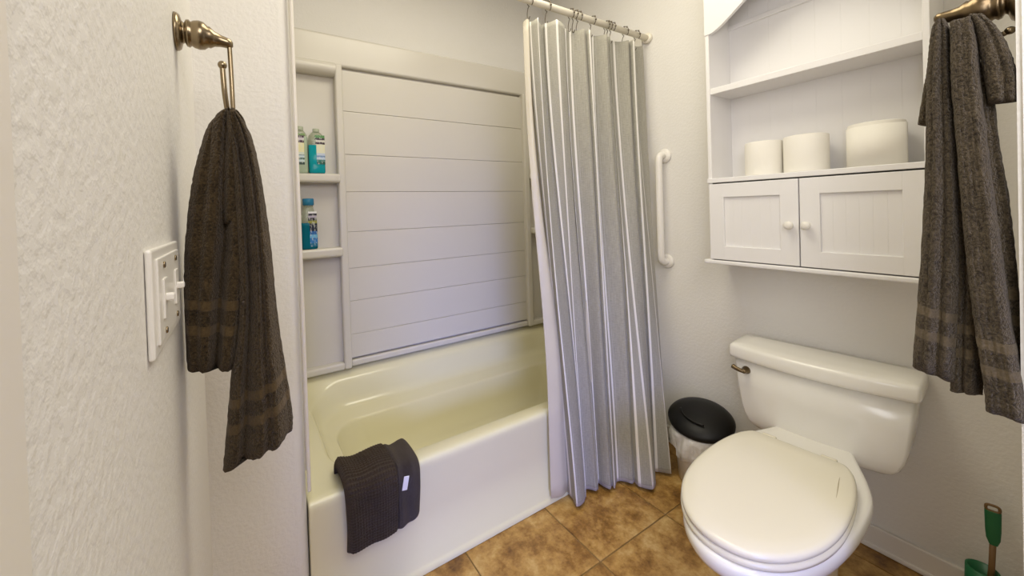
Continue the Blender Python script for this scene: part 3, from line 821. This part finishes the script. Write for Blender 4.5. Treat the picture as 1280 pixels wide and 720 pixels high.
# soft dome over the ring where both halves bunch
lobe(tw, [(-1.832, 1.390), (-1.850, 1.372), (-1.858, 1.32), (-1.862, 1.25), (-1.862, 1.19)], [(-1.815, 1.390), (-1.802, 1.365), (-1.800, 1.31), (-1.805, 1.25), (-1.812, 1.19)], mpL(-.402), c_(0), lambda s: .030*(1-s*.5), c_(.03), [(2.2, 1.0, .010)], v0=1)
o = link('hand_towel', bm_me(tw), 'terryL', None, True, origin=(-1.826, -.39, .77))
tag(o, 'dark brown terry towel hanging through the ring on the left wall', 'towel', 'towels hanging from the rings')
# right towel
mpR = lambda xc: (lambda la, z, d: (xc-d, la, z))
tw = bmesh.new()
S_ = lambda tab, sh=0: [(a+sh, z) for a, z in tab]
A_L = [(-1.049, 1.508), (-1.043, 1.490), (-1.039, 1.45), (-1.036, 1.40), (-1.033, 1.264), (-1.027, 1.121), (-1.018, .973), (-1.012, .883)]
A_R = [(-1.058, 1.508), (-1.064, 1.480), (-1.066, 1.440), (-1.067, 1.398), (-1.071, 1.260), (-1.072, 1.123), (-1.069, .985), (-1.064, .870)]
lobe(tw, A_L, A_R, mpR(-.755), c_(0), lambda s: .022+.006*s, c_(.05), [(1.3, .8, .005), (3.1, 0, .002)], phase=.6)
# tip of the short end peeking out on the left
lobe(tw, [(-1.040, 1.46), (-1.030, 1.43), (-1.024, 1.39), (-1.017, 1.335)], [(-1.055, 1.46), (-1.05, 1.43), (-1.045, 1.39), (-1.042, 1.322)], mpR(-.715), c_(0), c_(.012), c_(.02), [(1.0, .5, .002)], NRW=30, v0=1)
C_L = [(-1.066, 1.494), (-1.0665, 1.460), (-1.0665, 1.394), (-1.072, 1.258), (-1.078, 1.124), (-1.086, .992), (-1.095, .889), (-1.097, .842)]
C_R = [(-1.090, 1.494), (-1.0945, 1.450), (-1.0970, 1.385), (-1.105, 1.255), (-1.114, 1.126), (-1.123, 1.001), (-1.134, .903), (-1.138, .838)]
lobe(tw, C_L, C_R, mpR(-.772), c_(0), lambda s: .020+.008*s, c_(.06), [(1.1, 2.4, .005), (2.6, 1.0, .002)], phase=.8)
D_L = [(-1.060, 1.40), (-1.062, 1.2), (-1.062, 1.05), (-1.057, .95), (-1.055, .850)]
D_R = [(-1.095, 1.40), (-1.095, 1.2), (-1.096, 1.05), (-1.093, .95), (-1.091, .856)]
lobe(tw, D_L, D_R, mpR(-.742), c_(0), c_(.02), c_(.04), [(2.0, .8, .006)], phase=.3)
E_L = [(-1.085, 1.500), (-1.092, 1.47), (-1.096, 1.43), (-1.100, 1.385), (-1.104, 1.346)]
E_R = [(-1.100, 1.495), (-1.115, 1.465), (-1.126, 1.425), (-1.132, 1.385), (-1.1315, 1.344)]
lobe(tw, E_L, E_R, mpR(-.765), c_(0), c_(.018), c_(.03), [(1.4, .8, .004)], NRW=40, v0=1)
F_L = [(-1.090, 1.42), (-1.090, 1.30), (-1.092, 1.15), (-1.096, 1.02), (-1.105, .92)]
F_R = [(-1.106, 1.42), (-1.111, 1.30), (-1.122, 1.18), (-1.130, 1.03), (-1.138, .92)]
lobe(tw, F_L, F_R, mpR(-.748), c_(0), c_(.014), c_(.03), [(1.2, .3, .004)])
o = link('hand_towel', bm_me(tw), 'terryR', None, True, origin=(-.755, -1.08, .84))
tag(o, 'dark charcoal terry towel hanging from the ring at the far right', 'towel', 'towels hanging from the rings')

# ------------------------------------------------------------------ bath mat over the tub rim
bmx = thing('bath_mat', 'folded dark brown ribbed bath mat draped over the tub rim', 'bath mat', (-1.47, -.02, .2))
prof = catmull([(-.026, .204), (-.030, .26), (-.031, .33), (-.030, .372), (-.018, .392), (.012, .401), (.050, .403), (.076, .398), (.090, .386), (.096, .372), (.099, .352)], 34)
def drape(x0, x1, nx, t0, rib, edge_r, bottom_shift, prof=prof):
    L = [0]
    for i in range(1, len(prof)): L.append(L[-1]+(prof[i]-prof[i-1]).length)
    rows = []; back = []
    for i, p in enumerate(prof):
        q = prof[min(i+1, len(prof)-1)]-prof[max(i-1, 0)]
        n = Vector((-q.y, q.x)).normalized()          # (y,z) normal pointing outward
        if i < 40 and n.x > 0: n = -n
        rowf, rowb = [], []
        for j in range(nx+1):
            u = j/nx; x = x0+(x1-x0)*u
            e = min(u, 1-u)*(x1-x0)
            rnd = 1-max(0, 1-e/edge_r)**2 if edge_r else 1
            hem = min(1, L[i]/.012, (L[-1]-L[i])/.012); hem = 1-(1-hem)**2
            h = t0*(.35+.65*rnd)*(.4+.6*hem)
            if rib: h += rib*(.5+.5*math.cos(2*math.pi*L[i]/.0084))*(.75+.25*math.cos(2*math.pi*x/.0085))*rnd
            h += .0025*math.sin(11*u+L[i]*9)+.002*math.sin(L[i]*30+u*4)
            wob = .004*math.sin(L[i]*14+.6) if u < .5 else .003*math.sin(L[i]*11)
            zz = bottom_shift*(u)*max(0, 1-L[i]/.2)
            zz2 = .006*math.sin(u*9+1)*(1 if .12 < L[i]/L[-1] < .95 else 0)*bez(0, (L[i]-.15)/.1)
            rowf.append(Vector((x+wob, p.x+n.x*h, p.y+n.y*h+zz+zz2)))
            rowb.append(Vector((x+wob, p.x, p.y+zz+zz2*.5)))
        rows.append(rowf+rowb[::-1])
    return rings_bm(rows, True, True)
mb = drape(-1.584, -1.4235, 130, .021, .0042, .016, .0)
link('ribbed_body', bm_me(mb), 'mat', bmx, True)
mb = drape(-1.431, -1.352, 30, .017, .0, .014, .016)
pl = link('plain_end', bm_me(mb), 'matplain', bmx, True); pl['label'] = 'plain woven end of the ribbed mat'
link('seam', bm_me(tube_bm([Vector((-1.4235, p.x-.017 if i < 130 else p.x, p.y+(.016 if i > 100 else .006))) for i, p in enumerate(prof[6:190])], .0028, 8)), 'matplain', bmx, True)
tb_ = box_bm(-.0085, .0085, -.0012, .0012, -.022, .022, bev=.0008)
tb_.transform(Matrix.Translation((-1.404, -.0520, .353)) @ Matrix.Rotation(math.radians(10), 4, 'Y') @ Matrix.Rotation(math.radians(4), 4, 'X'))
o = link('care_tag', bm_me(tb_), 'tag', bmx); o['label'] = 'small white care tag'
